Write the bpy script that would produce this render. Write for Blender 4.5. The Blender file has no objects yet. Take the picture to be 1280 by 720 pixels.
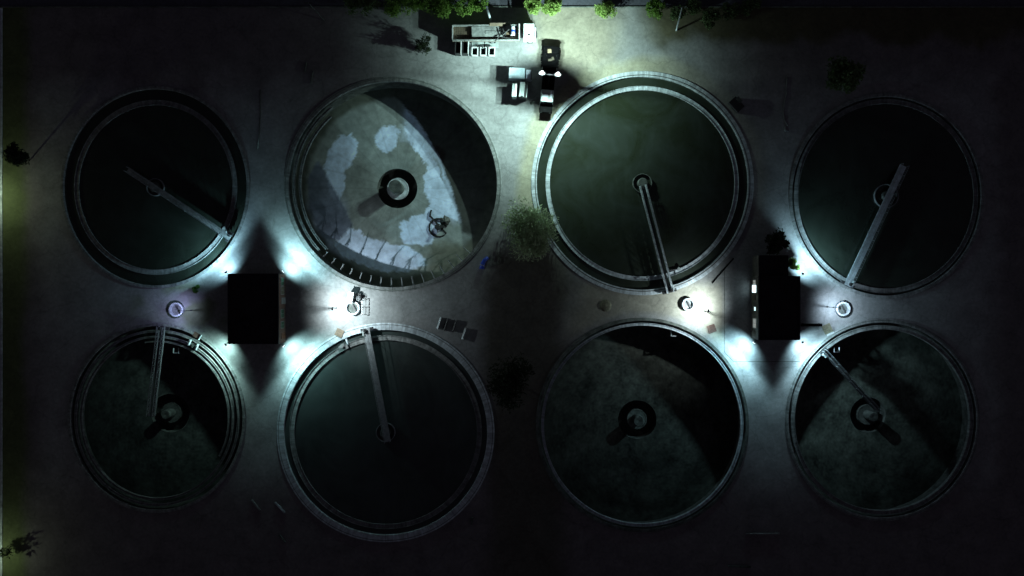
import bpy, math, random
from mathutils import Vector, Matrix, noise
from mathutils.geometry import delaunay_2d_cdt
random.seed(7)
SC = bpy.context.scene
COL = SC.collection
H, S = 120.0, 0.13          # camera height (m), metres per photo pixel on the ground
R_ = math.radians

def P(px, py, z=0.0):
    k = S * (H - z) / H
    return Vector(((px - 640) * k, (360 - py) * k, z))

# ------------------------------------------------------------------ materials
MATS = {}
def mat(name, col, rough=0.7, metal=0.0, var=0.35, scale=3.0, bump=0.0, emit=None, estr=0.0, attr=False, detail=6, stain=0.0, sscale=0.25, spec=0.5, fine=0.0, trans=0.0, ring=False, crack=False):
    m = bpy.data.materials.new(name); m.use_nodes = True
    nt = m.node_tree; N = nt.nodes; L = nt.links
    b = N['Principled BSDF']
    b.inputs['Roughness'].default_value = rough
    b.inputs['Metallic'].default_value = metal
    b.inputs['Specular IOR Level'].default_value = spec
    tc = N.new('ShaderNodeTexCoord')
    geo = N.new('ShaderNodeNewGeometry')
    pos = geo.outputs['Position']
    if attr:
        a = N.new('ShaderNodeAttribute'); a.attribute_name = 'Col'; base = a.outputs['Color']
    else:
        r = N.new('ShaderNodeRGB'); r.outputs[0].default_value = (*col, 1); base = r.outputs[0]
    def mulnoise(base, sc, lo, hi, det=6, rough_=0.6, c0=0.3, c1=0.7):
        n = N.new('ShaderNodeTexNoise'); n.inputs['Scale'].default_value = sc
        n.inputs['Detail'].default_value = det; n.inputs['Roughness'].default_value = rough_
        L.new(pos, n.inputs['Vector'])
        mr = N.new('ShaderNodeMapRange'); mr.inputs[1].default_value = c0; mr.inputs[2].default_value = c1
        mr.inputs[3].default_value = lo; mr.inputs[4].default_value = hi
        L.new(n.outputs['Fac'], mr.inputs[0])
        mx = N.new('ShaderNodeMix'); mx.data_type = 'RGBA'; mx.blend_type = 'MULTIPLY'; mx.inputs[0].default_value = 1
        L.new(base, mx.inputs[6]); L.new(mr.outputs[0], mx.inputs[7])
        return mx.outputs[2], n
    base, n1 = mulnoise(base, scale, 1 - var, 1 + var, detail)
    if stain: base, _ = mulnoise(base, sscale, 1 - stain, 1 + stain * .5, 7, 0.68)
    if crack:
        nn = N.new('ShaderNodeTexNoise'); nn.inputs['Scale'].default_value = .6; nn.inputs['Detail'].default_value = 4; L.new(pos, nn.inputs['Vector'])
        ad = N.new('ShaderNodeMix'); ad.data_type = 'RGBA'; ad.blend_type = 'LINEAR_LIGHT'; ad.inputs[0].default_value = .9; L.new(pos, ad.inputs[6]); L.new(nn.outputs['Color'], ad.inputs[7])
        vo = N.new('ShaderNodeTexVoronoi'); vo.feature = 'DISTANCE_TO_EDGE'; vo.inputs['Scale'].default_value = .16; L.new(ad.outputs[2], vo.inputs['Vector'])
        mr = N.new('ShaderNodeMapRange'); mr.inputs[1].default_value = .004; mr.inputs[2].default_value = .016; mr.inputs[3].default_value = .84; mr.inputs[4].default_value = 1
        L.new(vo.outputs['Distance'], mr.inputs[0])
        mx = N.new('ShaderNodeMix'); mx.data_type = 'RGBA'; mx.blend_type = 'MULTIPLY'; mx.inputs[0].default_value = 1
        L.new(base, mx.inputs[6]); L.new(mr.outputs[0], mx.inputs[7]); base = mx.outputs[2]
    if ring:
        sp = N.new('ShaderNodeSeparateXYZ'); L.new(tc.outputs['Object'], sp.inputs[0])
        at = N.new('ShaderNodeMath'); at.operation = 'ARCTAN2'; L.new(sp.outputs['Y'], at.inputs[0]); L.new(sp.outputs['X'], at.inputs[1])
        n = N.new('ShaderNodeTexNoise'); n.noise_dimensions = '1D'; n.inputs['Scale'].default_value = 26; n.inputs['Detail'].default_value = 5; n.inputs['Roughness'].default_value = .75
        L.new(at.outputs[0], n.inputs['W'])
        mr = N.new('ShaderNodeMapRange'); mr.inputs[1].default_value = .3; mr.inputs[2].default_value = .62; mr.inputs[3].default_value = .62; mr.inputs[4].default_value = 1.08
        L.new(n.outputs['Fac'], mr.inputs[0])
        fr = N.new('ShaderNodeMath'); fr.operation = 'PINGPONG'; fr.inputs[1].default_value = .1047; L.new(at.outputs[0], fr.inputs[0])
        lt = N.new('ShaderNodeMath'); lt.operation = 'GREATER_THAN'; lt.inputs[1].default_value = .1025; L.new(fr.outputs[0], lt.inputs[0])
        jm = N.new('ShaderNodeMath'); jm.operation = 'MULTIPLY_ADD'; jm.inputs[1].default_value = -.3; jm.inputs[2].default_value = 1; L.new(lt.outputs[0], jm.inputs[0])
        mm = N.new('ShaderNodeMath'); mm.operation = 'MULTIPLY'; L.new(mr.outputs[0], mm.inputs[0]); L.new(jm.outputs[0], mm.inputs[1])
        mx = N.new('ShaderNodeMix'); mx.data_type = 'RGBA'; mx.blend_type = 'MULTIPLY'; mx.inputs[0].default_value = 1
        L.new(base, mx.inputs[6]); L.new(mm.outputs[0], mx.inputs[7]); base = mx.outputs[2]
    if fine: base, _ = mulnoise(base, 14.0, 1 - fine, 1 + fine, 3, 0.7)
    L.new(base, b.inputs['Base Color'])
    if bump:
        bp = N.new('ShaderNodeBump'); bp.inputs['Strength'].default_value = bump; bp.inputs['Distance'].default_value = 0.05
        L.new(n1.outputs['Fac'], bp.inputs['Height']); L.new(bp.outputs[0], b.inputs['Normal'])
    if emit:
        b.inputs['Emission Color'].default_value = (*emit, 1); b.inputs['Emission Strength'].default_value = estr
    if trans:
        t = N.new('ShaderNodeBsdfTranslucent'); L.new(base, t.inputs['Color'])
        mxs = N.new('ShaderNodeMixShader'); mxs.inputs[0].default_value = trans
        L.new(b.outputs[0], mxs.inputs[1]); L.new(t.outputs[0], mxs.inputs[2])
        L.new(mxs.outputs[0], N['Material Output'].inputs['Surface'])
    MATS[name] = m
    return m

mat('yard', (0, 0, 0), 0.9, var=0.16, scale=1.9, bump=0.15, attr=True, stain=0.24, sscale=0.3, fine=0.2, spec=0.25, crack=True)
mat('asphalt', (0.085, 0.09, 0.115), 0.85, var=0.25, scale=2.5, bump=0.2, stain=0.3, fine=.2)
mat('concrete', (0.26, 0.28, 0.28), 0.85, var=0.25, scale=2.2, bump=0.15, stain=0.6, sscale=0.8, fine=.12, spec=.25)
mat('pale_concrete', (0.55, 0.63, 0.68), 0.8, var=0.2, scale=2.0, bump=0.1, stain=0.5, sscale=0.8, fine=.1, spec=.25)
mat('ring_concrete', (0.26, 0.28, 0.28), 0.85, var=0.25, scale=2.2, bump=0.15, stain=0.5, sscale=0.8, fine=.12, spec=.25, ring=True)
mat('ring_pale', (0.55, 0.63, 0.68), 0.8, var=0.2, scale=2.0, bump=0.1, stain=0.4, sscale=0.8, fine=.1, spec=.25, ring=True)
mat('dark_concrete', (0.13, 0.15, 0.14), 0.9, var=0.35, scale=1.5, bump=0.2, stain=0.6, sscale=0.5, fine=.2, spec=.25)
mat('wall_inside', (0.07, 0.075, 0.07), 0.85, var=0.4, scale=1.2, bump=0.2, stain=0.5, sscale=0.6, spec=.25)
mat('floor_attr', (0, 0, 0), 0.85, var=0.16, scale=1.1, bump=0.1, attr=True, stain=0.3, sscale=0.3, fine=.12, spec=.2)
mat('steel', (0.33, 0.36, 0.38), 0.55, 0.3, var=0.25, scale=4, stain=.3, sscale=1.5)
mat('dark_steel', (0.04, 0.042, 0.045), 0.6, 0.3, var=0.3, scale=4)
mat('rust', (0.2, 0.07, 0.035), 0.9, var=0.5, scale=5, stain=.5, sscale=2)
mat('white_paint', (0.75, 0.78, 0.8), 0.4, var=0.07, scale=3, stain=.15, sscale=1.2)
mat('blue_white_paint', (0.6, 0.66, 0.78), 0.35, var=0.07, scale=3, stain=.12)
mat('grey_paint', (0.36, 0.42, 0.42), 0.5, var=0.12, scale=3, stain=.2, sscale=1)
mat('blue_grey_paint', (0.36, 0.46, 0.52), 0.5, var=0.12, scale=3, stain=.2, sscale=1)
mat('black_paint', (0.0025, 0.0025, 0.003), 0.7, var=0.3, scale=4, spec=.05)
mat('rubber', (0.012, 0.012, 0.012), 0.9, var=0.2)
mat('glass', (0.015, 0.02, 0.025), 0.08, var=0.1)
mat('wood', (0.2, 0.15, 0.1), 0.85, var=0.45, scale=6, stain=.4, sscale=1.5)
mat('dark_wood', (0.09, 0.075, 0.055), 0.85, var=0.5, scale=6, stain=.4, sscale=1.5)
mat('brown_board', (0.19, 0.15, 0.11), 0.8, var=0.25, scale=5, stain=.3, sscale=1.2)
mat('olive_board', (0.19, 0.19, 0.13), 0.8, var=0.3, scale=5, stain=.4, sscale=1.2)
mat('red_brown', (0.12, 0.075, 0.062), 0.85, var=0.35, scale=4, stain=.4, sscale=1.2)
mat('bitumen', (0.035, 0.033, 0.038), 0.95, var=0.25, scale=2.5, bump=0.3, stain=.35, spec=.1)
mat('brick_wall', (0.17, 0.10, 0.075), 0.9, var=0.4, scale=5, stain=.4)
mat('plaster', (0.12, 0.115, 0.10), 0.9, var=0.3, scale=4, stain=.4)
mat('blue_sheet', (0.02, 0.07, 0.5), 0.5, var=0.3, scale=3)
mat('bark', (0.07, 0.055, 0.04), 0.95, var=0.4, scale=6)
mat('hose', (0.3, 0.3, 0.3), 0.6, var=0.2)
mat('sludge', (0.045, 0.05, 0.045), 0.6, var=0.4, scale=3, bump=.4)
mat('leaf_bright', (0.27, 0.40, 0.11), 0.6, var=0.35, scale=2.0, trans=0.4, spec=.25)
mat('leaf_mid', (0.17, 0.30, 0.06), 0.6, var=0.4, scale=2.0, trans=0.35, spec=.25)
mat('leaf_dull', (0.12, 0.18, 0.08), 0.6, var=0.4, scale=2.0, trans=0.3, spec=.2)
mat('leaf_dark', (0.03, 0.045, 0.022), 0.7, var=0.4, scale=2.0, trans=0.2, spec=.2)
mat('leaf_wispy', (0.46, 0.56, 0.36), 0.6, var=0.4, scale=1.2, trans=0.4, spec=.2)
mat('leaf_weed', (0.07, 0.16, 0.03), 0.7, var=0.4, scale=2.0, trans=0.3, spec=.2)
mat('lamp_lens', (0.8, 0.8, 0.8), 0.4, var=0.02, emit=(0.85, 0.92, 1.0), estr=7)
mat('tower_lens', (0.8, 0.8, 0.8), 0.4, var=0.02, emit=(0.9, 0.93, 1.0), estr=14)
mat('window_yellow', (0.3, 0.25, 0.1), 0.3, var=.3, emit=(1.0, 0.8, 0.35), estr=.55)
mat('window_white', (0.4, 0.4, 0.4), 0.3, var=.3, emit=(0.72, 0.95, 1.0), estr=2.2)
mat('window_dim', (0.3, 0.3, 0.3), 0.3, var=.3, emit=(0.75, 0.8, 0.75), estr=.3)
mat('window_green', (0.1, 0.25, 0.15), 0.2, var=.3, spec=.6)

def water_mat(name, deep, scum, rough=0.15):
    m = bpy.data.materials.new(name); m.use_nodes = True
    nt = m.node_tree; N = nt.nodes; L = nt.links; b = N['Principled BSDF']
    b.inputs['Roughness'].default_value = rough; b.inputs['Specular IOR Level'].default_value = 0.8
    g = N.new('ShaderNodeNewGeometry')
    n = N.new('ShaderNodeTexNoise'); n.inputs['Scale'].default_value = 0.12; n.inputs['Detail'].default_value = 8; n.inputs['Roughness'].default_value = .62
    n.inputs['Distortion'].default_value = 1.2
    L.new(g.outputs['Position'], n.inputs['Vector'])
    cr = N.new('ShaderNodeValToRGB'); e = cr.color_ramp.elements
    e[0].position = .35; e[0].color = (*deep, 1); e[1].position = .75; e[1].color = (*scum, 1)
    L.new(n.outputs['Fac'], cr.inputs[0]); L.new(cr.outputs[0], b.inputs['Base Color'])
    mp = N.new('ShaderNodeMapping'); mp.inputs['Scale'].default_value = (.16, .09, 1); mp.inputs['Rotation'].default_value = (0, 0, .7)
    L.new(g.outputs['Position'], mp.inputs['Vector'])
    n3 = N.new('ShaderNodeTexNoise'); n3.inputs['Scale'].default_value = 1.0; n3.inputs['Detail'].default_value = 9; n3.inputs['Roughness'].default_value = .58; n3.inputs['Distortion'].default_value = 2.2
    L.new(mp.outputs[0], n3.inputs['Vector'])
    mr = N.new('ShaderNodeMapRange'); mr.inputs[1].default_value = .5; mr.inputs[2].default_value = .75; mr.inputs[3].default_value = 0; mr.inputs[4].default_value = .16
    L.new(n3.outputs['Fac'], mr.inputs[0])
    mx = N.new('ShaderNodeMix'); mx.data_type = 'RGBA'; mx.inputs[7].default_value = (*[min(1, q * 2.2 + .01) for q in scum], 1)
    L.new(mr.outputs[0], mx.inputs[0]); L.new(cr.outputs[0], mx.inputs[6]); L.new(mx.outputs[2], b.inputs['Base Color'])
    n2 = N.new('ShaderNodeTexNoise'); n2.inputs['Scale'].default_value = 2.5; n2.inputs['Detail'].default_value = 3
    L.new(g.outputs['Position'], n2.inputs['Vector'])
    bp = N.new('ShaderNodeBump'); bp.inputs['Strength'].default_value = .06; bp.inputs['Distance'].default_value = .05
    L.new(n2.outputs['Fac'], bp.inputs['Height']); L.new(bp.outputs[0], b.inputs['Normal'])
    MATS[name] = m
water_mat('water_dark', (0.016, 0.022, 0.016), (0.03, 0.04, 0.032))
water_mat('water_green', (0.02, 0.027, 0.016), (0.038, 0.05, 0.045))
water_mat('water_teal', (0.03, 0.04, 0.038), (0.055, 0.07, 0.068))

# ------------------------------------------------------------------ mesh collector
class MB:
    def __init__(s): s.v = []; s.f = []
    def add(s, vs, fs):
        o = len(s.v); s.v += [tuple(v) for v in vs]; s.f += [tuple(i + o for i in f) for f in fs]; return s
    def box(s, c, d, rz=0.0, tilt=None):
        x, y, z = d[0] / 2, d[1] / 2, d[2] / 2
        M = Matrix.Rotation(rz, 3, 'Z')
        if tilt is not None: M = M @ tilt
        c = Vector(c)
        vs = [c + M @ Vector((a * x, b * y, e * z)) for e in (-1, 1) for (a, b) in ((-1, -1), (1, -1), (1, 1), (-1, 1))]
        return s.add(vs, [(3, 2, 1, 0), (4, 5, 6, 7), (0, 1, 5, 4), (1, 2, 6, 5), (2, 3, 7, 6), (3, 0, 4, 7)])
    def frustum(s, c, d0, d1, h, off=(0, 0), rz=0.0):
        M = Matrix.Rotation(rz, 3, 'Z'); c = Vector(c)
        sg = ((-1, -1), (1, -1), (1, 1), (-1, 1))
        vs = [c + M @ Vector((a * d0[0] / 2, b * d0[1] / 2, 0)) for a, b in sg] + \
             [c + M @ Vector((a * d1[0] / 2 + off[0], b * d1[1] / 2 + off[1], h)) for a, b in sg]
        return s.add(vs, [(3, 2, 1, 0), (4, 5, 6, 7), (0, 1, 5, 4), (1, 2, 6, 5), (2, 3, 7, 6), (3, 0, 4, 7)])
    def tube(s, pts, r, n=6, r1=None):
        pts = [Vector(p) for p in pts]; rings = []
        for i, p in enumerate(pts):
            d = (pts[min(i + 1, len(pts) - 1)] - pts[max(i - 1, 0)]).normalized()
            u = d.orthogonal().normalized(); w = d.cross(u)
            rr = r if r1 is None else r + (r1 - r) * i / max(1, len(pts) - 1)
            rings.append([p + (u * math.cos(2 * math.pi * k / n) + w * math.sin(2 * math.pi * k / n)) * rr for k in range(n)])
        # keep frames aligned
        for i in range(1, len(rings)):
            a0 = rings[i - 1][0] - pts[i - 1]
            j = max(range(n), key=lambda k: (rings[i][k] - pts[i]).dot(a0)); rings[i] = rings[i][j:] + rings[i][:j]
        vs = [v for q in rings for v in q]; fs = []
        for i in range(len(pts) - 1):
            for k in range(n):
                fs.append((i * n + k, i * n + (k + 1) % n, (i + 1) * n + (k + 1) % n, (i + 1) * n + k))
        fs.append(tuple(range(n))[::-1]); fs.append(tuple((len(pts) - 1) * n + k for k in range(n)))
        return s.add(vs, fs)
    def cyl(s, c, r, h, n=20, axis='Z', r1=None):
        c = Vector(c); d = {'Z': Vector((0, 0, 1)), 'X': Vector((1, 0, 0)), 'Y': Vector((0, 1, 0))}[axis]
        return s.tube([c, c + d * h], r, n, r1)
    def lathe(s, prof, n=160, sx=1.0, sy=1.0, a0=0.0, a1=2 * math.pi, closed=True, c=(0, 0)):
        full = abs(a1 - a0 - 2 * math.pi) < 1e-6
        k = n if full else n + 1; m = len(prof); vs = []; fs = []
        for i in range(k):
            a = a0 + (a1 - a0) * i / n
            for r, z in prof: vs.append((c[0] + r * sx * math.cos(a), c[1] + r * sy * math.sin(a), z))
        for i in range(n):
            i2 = (i + 1) % k
            for j in range(m if closed else m - 1):
                j2 = (j + 1) % m
                fs.append((i * m + j, i2 * m + j, i2 * m + j2, i * m + j2))
        if not full and closed:
            fs.append(tuple(range(m))[::-1]); fs.append(tuple((k - 1) * m + j for j in range(m)))
        return s.add(vs, fs)
    def build(s, name, m, parent=None, smooth=False, bevel=0.0, loc=None):
        me = bpy.data.meshes.new(name); me.from_pydata(s.v, [], s.f); me.validate()
        me.materials.append(MATS[m])
        import bmesh
        b = bmesh.new(); b.from_mesh(me); bmesh.ops.recalc_face_normals(b, faces=b.faces); b.to_mesh(me); b.free()
        if smooth:
            for p in me.polygons: p.use_smooth = True
        o = bpy.data.objects.new(name, me); COL.objects.link(o)
        if parent is not None: o.parent = parent
        if loc is not None: o.location = loc
        if bevel:
            md = o.modifiers.new('bevel', 'BEVEL'); md.width = bevel; md.segments = 2; md.limit_method = 'ANGLE'
        return o

def tag(o, label, cat, group=None):
    o['label'] = label; o['category'] = cat
    if group: o['group'] = group
    return o
def thing(name, label, cat, loc=(0, 0, 0), rz=0.0, group=None):
    o = bpy.data.objects.new(name, None); COL.objects.link(o); o.empty_display_size = .5
    o.location = loc; o.rotation_euler = (0, 0, rz)
    return tag(o, label, cat, group)
def spot(parent, loc, direction, power, col, size=150, blend=.6, radius=.12, name='lamp_light', vs=None):
    l = bpy.data.lights.new(name, 'SPOT'); l.energy = power; l.color = col; l.spot_size = R_(size); l.spot_blend = blend; l.shadow_soft_size = radius
    o = bpy.data.objects.new(name, l); COL.objects.link(o); o.parent = parent
    o.location = loc; o.rotation_euler = Vector(direction).to_track_quat('-Z', 'Y').to_euler()
    if vs: o.scale = (1, vs, 1)      # wide flat beam of a flood reflector
    return o
def point(parent, loc, power, col, radius=.12, name='lamp_light'):
    l = bpy.data.lights.new(name, 'POINT'); l.energy = power; l.color = col; l.shadow_soft_size = radius
    o = bpy.data.objects.new(name, l); COL.objects.link(o); o.parent = parent; o.location = loc
    return o

# ------------------------------------------------------------------ tanks: measured centres and radii (photo pixels)
TK = {
 1: dict(c=(194, 234), rx=118, ry=126.5, w=3.5),
 2: dict(c=(491, 230.5), rx=136, ry=134.5, w=6),
 3: dict(c=(803, 229), rx=139, ry=140, w=7),
 4: dict(c=(1108, 245), rx=122, ry=128.5, w=4),
 5: dict(c=(196, 522.5), rx=111, ry=118.5, w=3.5),
 6: dict(c=(482, 540.5), rx=136, ry=137, w=9),
 7: dict(c=(803, 531), rx=133, ry=134, w=4),
 8: dict(c=(1103, 525), rx=121.5, ry=126, w=4),
}
# ------------------------------------------------------------------ ground
def sm(a, b, x):
    t = max(0, min(1, (x - a) / (b - a))); return t * t * (3 - 2 * t)
def lerp(a, b, t): return tuple(a[i] + (b[i] - a[i]) * t for i in range(3))
def nz(x, y, sc, seed=0): return noise.noise(Vector((x * sc, y * sc, seed * 7.3)))
def edist(t, px, py):
    q = math.hypot((px - t['c'][0]) / t['rx'], (py - t['c'][1]) / t['ry'])
    return (q - 1) * t['rx']
def ground_col(x, y):
    px, py = 640 + x / S, 360 - y / S
    wob = 14 * nz(px, py, .02, 1) + 7 * nz(px, py, .07, 2)
    c = (0.29, 0.305, 0.31)
    # earthy outskirts
    far = max(sm(880, 980, px + wob) * sm(130, 70, py + wob), sm(560, 640, py + wob), sm(70, 30, px + wob), sm(1225, 1260, px + wob),
              sm(130, 80, py + wob * 1.5) * sm(470, 400, px + wob))
    c = lerp(c, (0.19, 0.18, 0.185), far)
    # soil strip near the road, right of the gate
    c = lerp(c, (0.105, 0.10, 0.062), sm(785, 830, px + wob) * sm(60, 40, py + wob * 1.3))
    c = lerp(c, (0.33, 0.31, 0.245), sm(655, 690, px + wob) * sm(800, 740, px + wob) * sm(100, 70, py + wob))
    # sandy collar round the third tank
    d3 = edist(TK[3], px, py)
    k = sm(24, 10, d3 + wob * .4) * (.35 + .65 * sm(900, 800, px)) * sm(300, 250, py + wob)
    c = lerp(c, (0.38, 0.36, 0.22), k * .6)
    k = sm(700, 730, px + wob) * sm(925, 900, px + wob) * sm(345, 360, py) * sm(450, 420, py) * sm(26, 34, edist(TK[7], px, py) + 24)
    c = lerp(c, (0.32, 0.31, 0.24), k * .7)
    # shade on the strip between the middle tank pairs, painted as darker ground
    k = sm(590, 625, px + wob) * sm(730, 690, px + wob) * sm(290, 330, py)
    c = lerp(c, (0.12, 0.118, 0.10), k)
    # mossy blotches by the left chamber
    k = sm(150, 190, px) * sm(300, 262, px) * sm(345, 365, py) * sm(430, 405, py) * sm(-.05, .25, nz(px, py, .045, 5))
    c = lerp(c, (0.12, 0.16, 0.07), k * .8)
    # pale pavement about the right building
    k = sm(904, 906, px) * sm(1040, 1000, px) * sm(330, 350, py) * sm(470, 452, py)
    c = lerp(c, (0.31, 0.33, 0.34), k)
    # lit verge at the left edge of the picture
    k = sm(42, 22, px + wob * .4)
    c = lerp(c, (0.12, 0.15, 0.07), k)
    v = 1 + .12 * nz(px, py, .06, 9) + .11 * nz(px, py, .22, 11)
    # tyre tracks swinging through the yard
    tr = abs(math.hypot(px - 640, py - 20) - 120 - 8 * nz(px, py, .01, 4))
    if 80 < py < 260: v *= 1 - .16 * sm(9, 3, abs(tr - 9))
    return tuple(max(.01, q * v) for q in c)

def build_ground():
    vs = []; edges = []; keep = set()
    def inside(x, y, m=0.0):
        for t in TK.values():
            C = P(*t['c'])
            if math.hypot((x - C.x) / (t['rx'] * S + m), (y - C.y) / (t['ry'] * S + m)) < 1: return True
        return False
    for t in TK.values():
        C = P(*t['c']); n = 160; o = len(vs); rx = (t['rx'] - t['w'] * .5) * S; ry = (t['ry'] - t['w'] * .5) * S
        for i in range(n):
            a = 2 * math.pi * i / n; vs.append(Vector((C.x + rx * math.cos(a), C.y + ry * math.sin(a))))
        edges += [(o + i, o + (i + 1) % n) for i in range(n)]
    st = 0.85
    for i in range(-105, 106):
        for j in range(-62, 63):
            x = i * st + random.uniform(-.25, .25); y = j * st + random.uniform(-.25, .25)
            if not inside(x, y, 0.2): vs.append(Vector((x, y)))
    for r in (140, 260, 600, 2000):
        for i in range(24):
            a = 2 * math.pi * i / 24; vs.append(Vector((r * math.cos(a), r * math.sin(a))))
    ov, oe, of, *_ = delaunay_2d_cdt(vs, edges, [], 0, 1e-4)
    fs = []
    for f in of:
        cx = sum(ov[i].x for i in f) / len(f); cy = sum(ov[i].y for i in f) / len(f)
        hole = False
        for t in TK.values():
            C = P(*t['c'])
            if math.hypot((cx - C.x) / ((t['rx'] - t['w'] * .5) * S), (cy - C.y) / ((t['ry'] - t['w'] * .5) * S)) < .9995: hole = True
        if not hole: fs.append(tuple(f))
    me = bpy.data.meshes.new('ground'); me.from_pydata([(v.x, v.y, 0) for v in ov], [], fs)
    ca = me.color_attributes.new('Col', 'FLOAT_COLOR', 'POINT')
    for i, v in enumerate(ov): ca.data[i].color = (*ground_col(v.x, v.y), 1)
    me.materials.append(MATS['yard'])
    if me.polygons[0].normal.z < 0: me.flip_normals()
    o = bpy.data.objects.new('ground', me); COL.objects.link(o); o['kind'] = 'structure'
build_ground()

def sheet(name, x0, y0, x1, y1, z, m, th=.3):
    a, b = P(x0, y0), P(x1, y1)
    mb = MB().box(((a.x + b.x) / 2, (a.y + b.y) / 2, z - th / 2), (abs(b.x - a.x), abs(b.y - a.y), th))
    o = mb.build(name, m); o['kind'] = 'structure'; return o
sheet('road', -2200, -60, 3500, 8, .004, 'asphalt', .25)
sheet('kerb', -2200, 8.02, 3500, 9.4, .12, 'dark_concrete')
sheet('road', -75, 10, .7, 2500, .004, 'asphalt', .25)
sheet('kerb', .8, 10, 3.2, 2500, .13, 'pale_concrete')
# joint line of the pavement by the right building
def strip(name, pts, w, z, m, h=.02):
    mb = MB()
    for a, b in zip(pts, pts[1:]):
        A, B = P(*a), P(*b); d = B - A
        mb.box(((A.x + B.x) / 2, (A.y + B.y) / 2, z - h / 2), (d.length, w, h), math.atan2(d.y, d.x))
    return mb.build(name, m)
o = strip('drain_joint', [(905.5, 335), (905.5, 440), (917, 452), (1000, 452)], .1, .012, 'dark_concrete'); o['kind'] = 'structure'

# ------------------------------------------------------------------ tanks
DEPTH = 3.8
def poly_in(p, poly):
    x, y = p; r = False
    for i in range(len(poly)):
        x1, y1 = poly[i]; x2, y2 = poly[i - 1]
        if (y1 > y) != (y2 > y) and x < (x2 - x1) * (y - y1) / (y2 - y1) + x1: r = not r
    return r
def tank(i, label, wallmat, full, water='water_dark', launders=(), floorcol=None, pit=25, z_l=-.1, lm='concrete', column=True):
    t = TK[i]; C = P(*t['c']); rx, ry = t['rx'] * S, t['ry'] * S; w = t['w'] * S
    T = thing('settling_tank', label, 'tank', C, 0, 'round settling tanks of the works')
    k = ry / rx; t['T'] = T; t['C'] = C
    top = .15
    MB().lathe([(rx, -.4), (rx, top - .04), (rx - .04, top), (rx - w + .04, top), (rx - w, top - .04), (rx - w, -.4)], 200, 1, k).build('rim', {'concrete': 'ring_concrete', 'pale_concrete': 'ring_pale'}.get(wallmat, wallmat), T)
    MB().lathe([(rx - .05, -.402), (rx - w - .02, -.402), (rx - w - .02, -DEPTH - .1), (rx - .05, -DEPTH - .1)], 200, 1, k).build('side_wall', 'wall_inside', T)
    ri = rx - w - .02
    if full:
        MB().add([(0, 0, -.3)] + [(ri * math.cos(2 * math.pi * j / 200), ri * k * math.sin(2 * math.pi * j / 200), -.3) for j in range(200)],
                 [(0, 1 + j, 1 + (j + 1) % 200) for j in range(200)]).build('water', water, T)
    else:
        pr = pit * S; na, nr = 240, 90; vs = []; fs = []; cols = []
        zf = lambda r: -DEPTH - 1.3 * (1 - r / ri)
        for a in range(na):
            for b in range(nr):
                r = pr + (ri + .02 - pr) * b / (nr - 1); an = 2 * math.pi * a / na
                x, y = r * math.cos(an), r * k * math.sin(an); vs.append((x, y, zf(r)))
                z = zf(r); X, Y = C.x + x, C.y + y; kk = S * (H - z) / H
                cols.append(floorcol(640 + X / kk, 360 - Y / kk, r / ri, an))
        for a in range(na):
            for b in range(nr - 1):
                a2 = (a + 1) % na; fs.append((a * nr + b, a * nr + b + 1, a2 * nr + b + 1, a2 * nr + b))
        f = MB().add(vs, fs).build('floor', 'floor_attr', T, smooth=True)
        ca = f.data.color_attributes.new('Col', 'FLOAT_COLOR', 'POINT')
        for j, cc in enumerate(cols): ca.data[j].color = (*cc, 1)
        zp = zf(pr)
        MB().lathe([(pr, zp), (pr, zp - 2.2), (pr + .2, zp - 2.2), (pr + .2, zp - .02)], 64).build('pit_wall', 'wall_inside', T)
        MB().cyl((0, 0, zp - 2.4), pr + .1, .2, 64).build('pit_floor', 'sludge', T)
    for (r0, r1, a0, a1) in launders:
        R0, R1 = rx * r0, rx * r1; q = min(.07, (R1 - R0) * .3)
        a0, a1 = R_(a0), R_(a1)
        MB().lathe([(R0, z_l), (R0, z_l - .55), (R1, z_l - .55), (R1, z_l), (R1 - q, z_l), (R1 - q, z_l - .12), (R0 + q, z_l - .12), (R0 + q, z_l)],
                   180, 1, k, a0, a1).build('launder', {'concrete': 'ring_concrete', 'pale_concrete': 'ring_pale'}.get(lm, lm), T)
    return T

def grey_floor(base, seed):
    def f(px, py, q, an):
        v = 1 + .4 * nz(px, py, .03, seed) + .45 * nz(px, py, .13, seed + 3) + .55 * nz(px, py, .35, seed + 7) + .12 * math.sin(an * 9 + 6 * nz(px, py, .02, seed + 1))
        # sludge swept in arcs
        sw = nz(q * 22, an * 5, .25, seed + 5)
        c = lerp(base, tuple(x * .6 for x in base), sm(.05, .5, sw + .5 * nz(px, py, .06, seed + 9)))
        return tuple(max(.012, x * v) for x in c)
    return f
PATCH = [[(404, 208), (412, 182), (424, 168), (438, 166), (447, 178), (446, 192), (438, 206), (430, 218), (432, 236), (424, 248), (424, 262), (415, 250)],
         [(468, 170), (478, 158), (492, 155), (502, 164), (496, 184), (482, 190), (470, 184)],
         [(505, 158), (528, 175), (545, 205), (560, 240), (574, 280), (560, 272), (540, 262), (528, 240), (534, 212), (526, 192), (510, 178)],
         [(498, 278), (530, 268), (548, 238), (566, 262), (548, 285), (538, 306), (505, 304)],
         [(416, 306), (440, 284), (456, 296), (478, 302), (512, 308), (526, 316), (530, 332), (504, 340), (470, 338), (430, 322)]]
LEFT_SHADE = [(398, 200), (441, 281), (425, 300), (402, 300), (386, 262), (384, 225)]  # left wedge of cast shadow, painted into the floor colour
WALL_SHADE = [(484, 112), (522, 150), (548, 195), (564, 235), (579, 290), (640, 310), (640, 90), (500, 90)]  # shadow of the upper right wall, painted as dark floor colour
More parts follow.
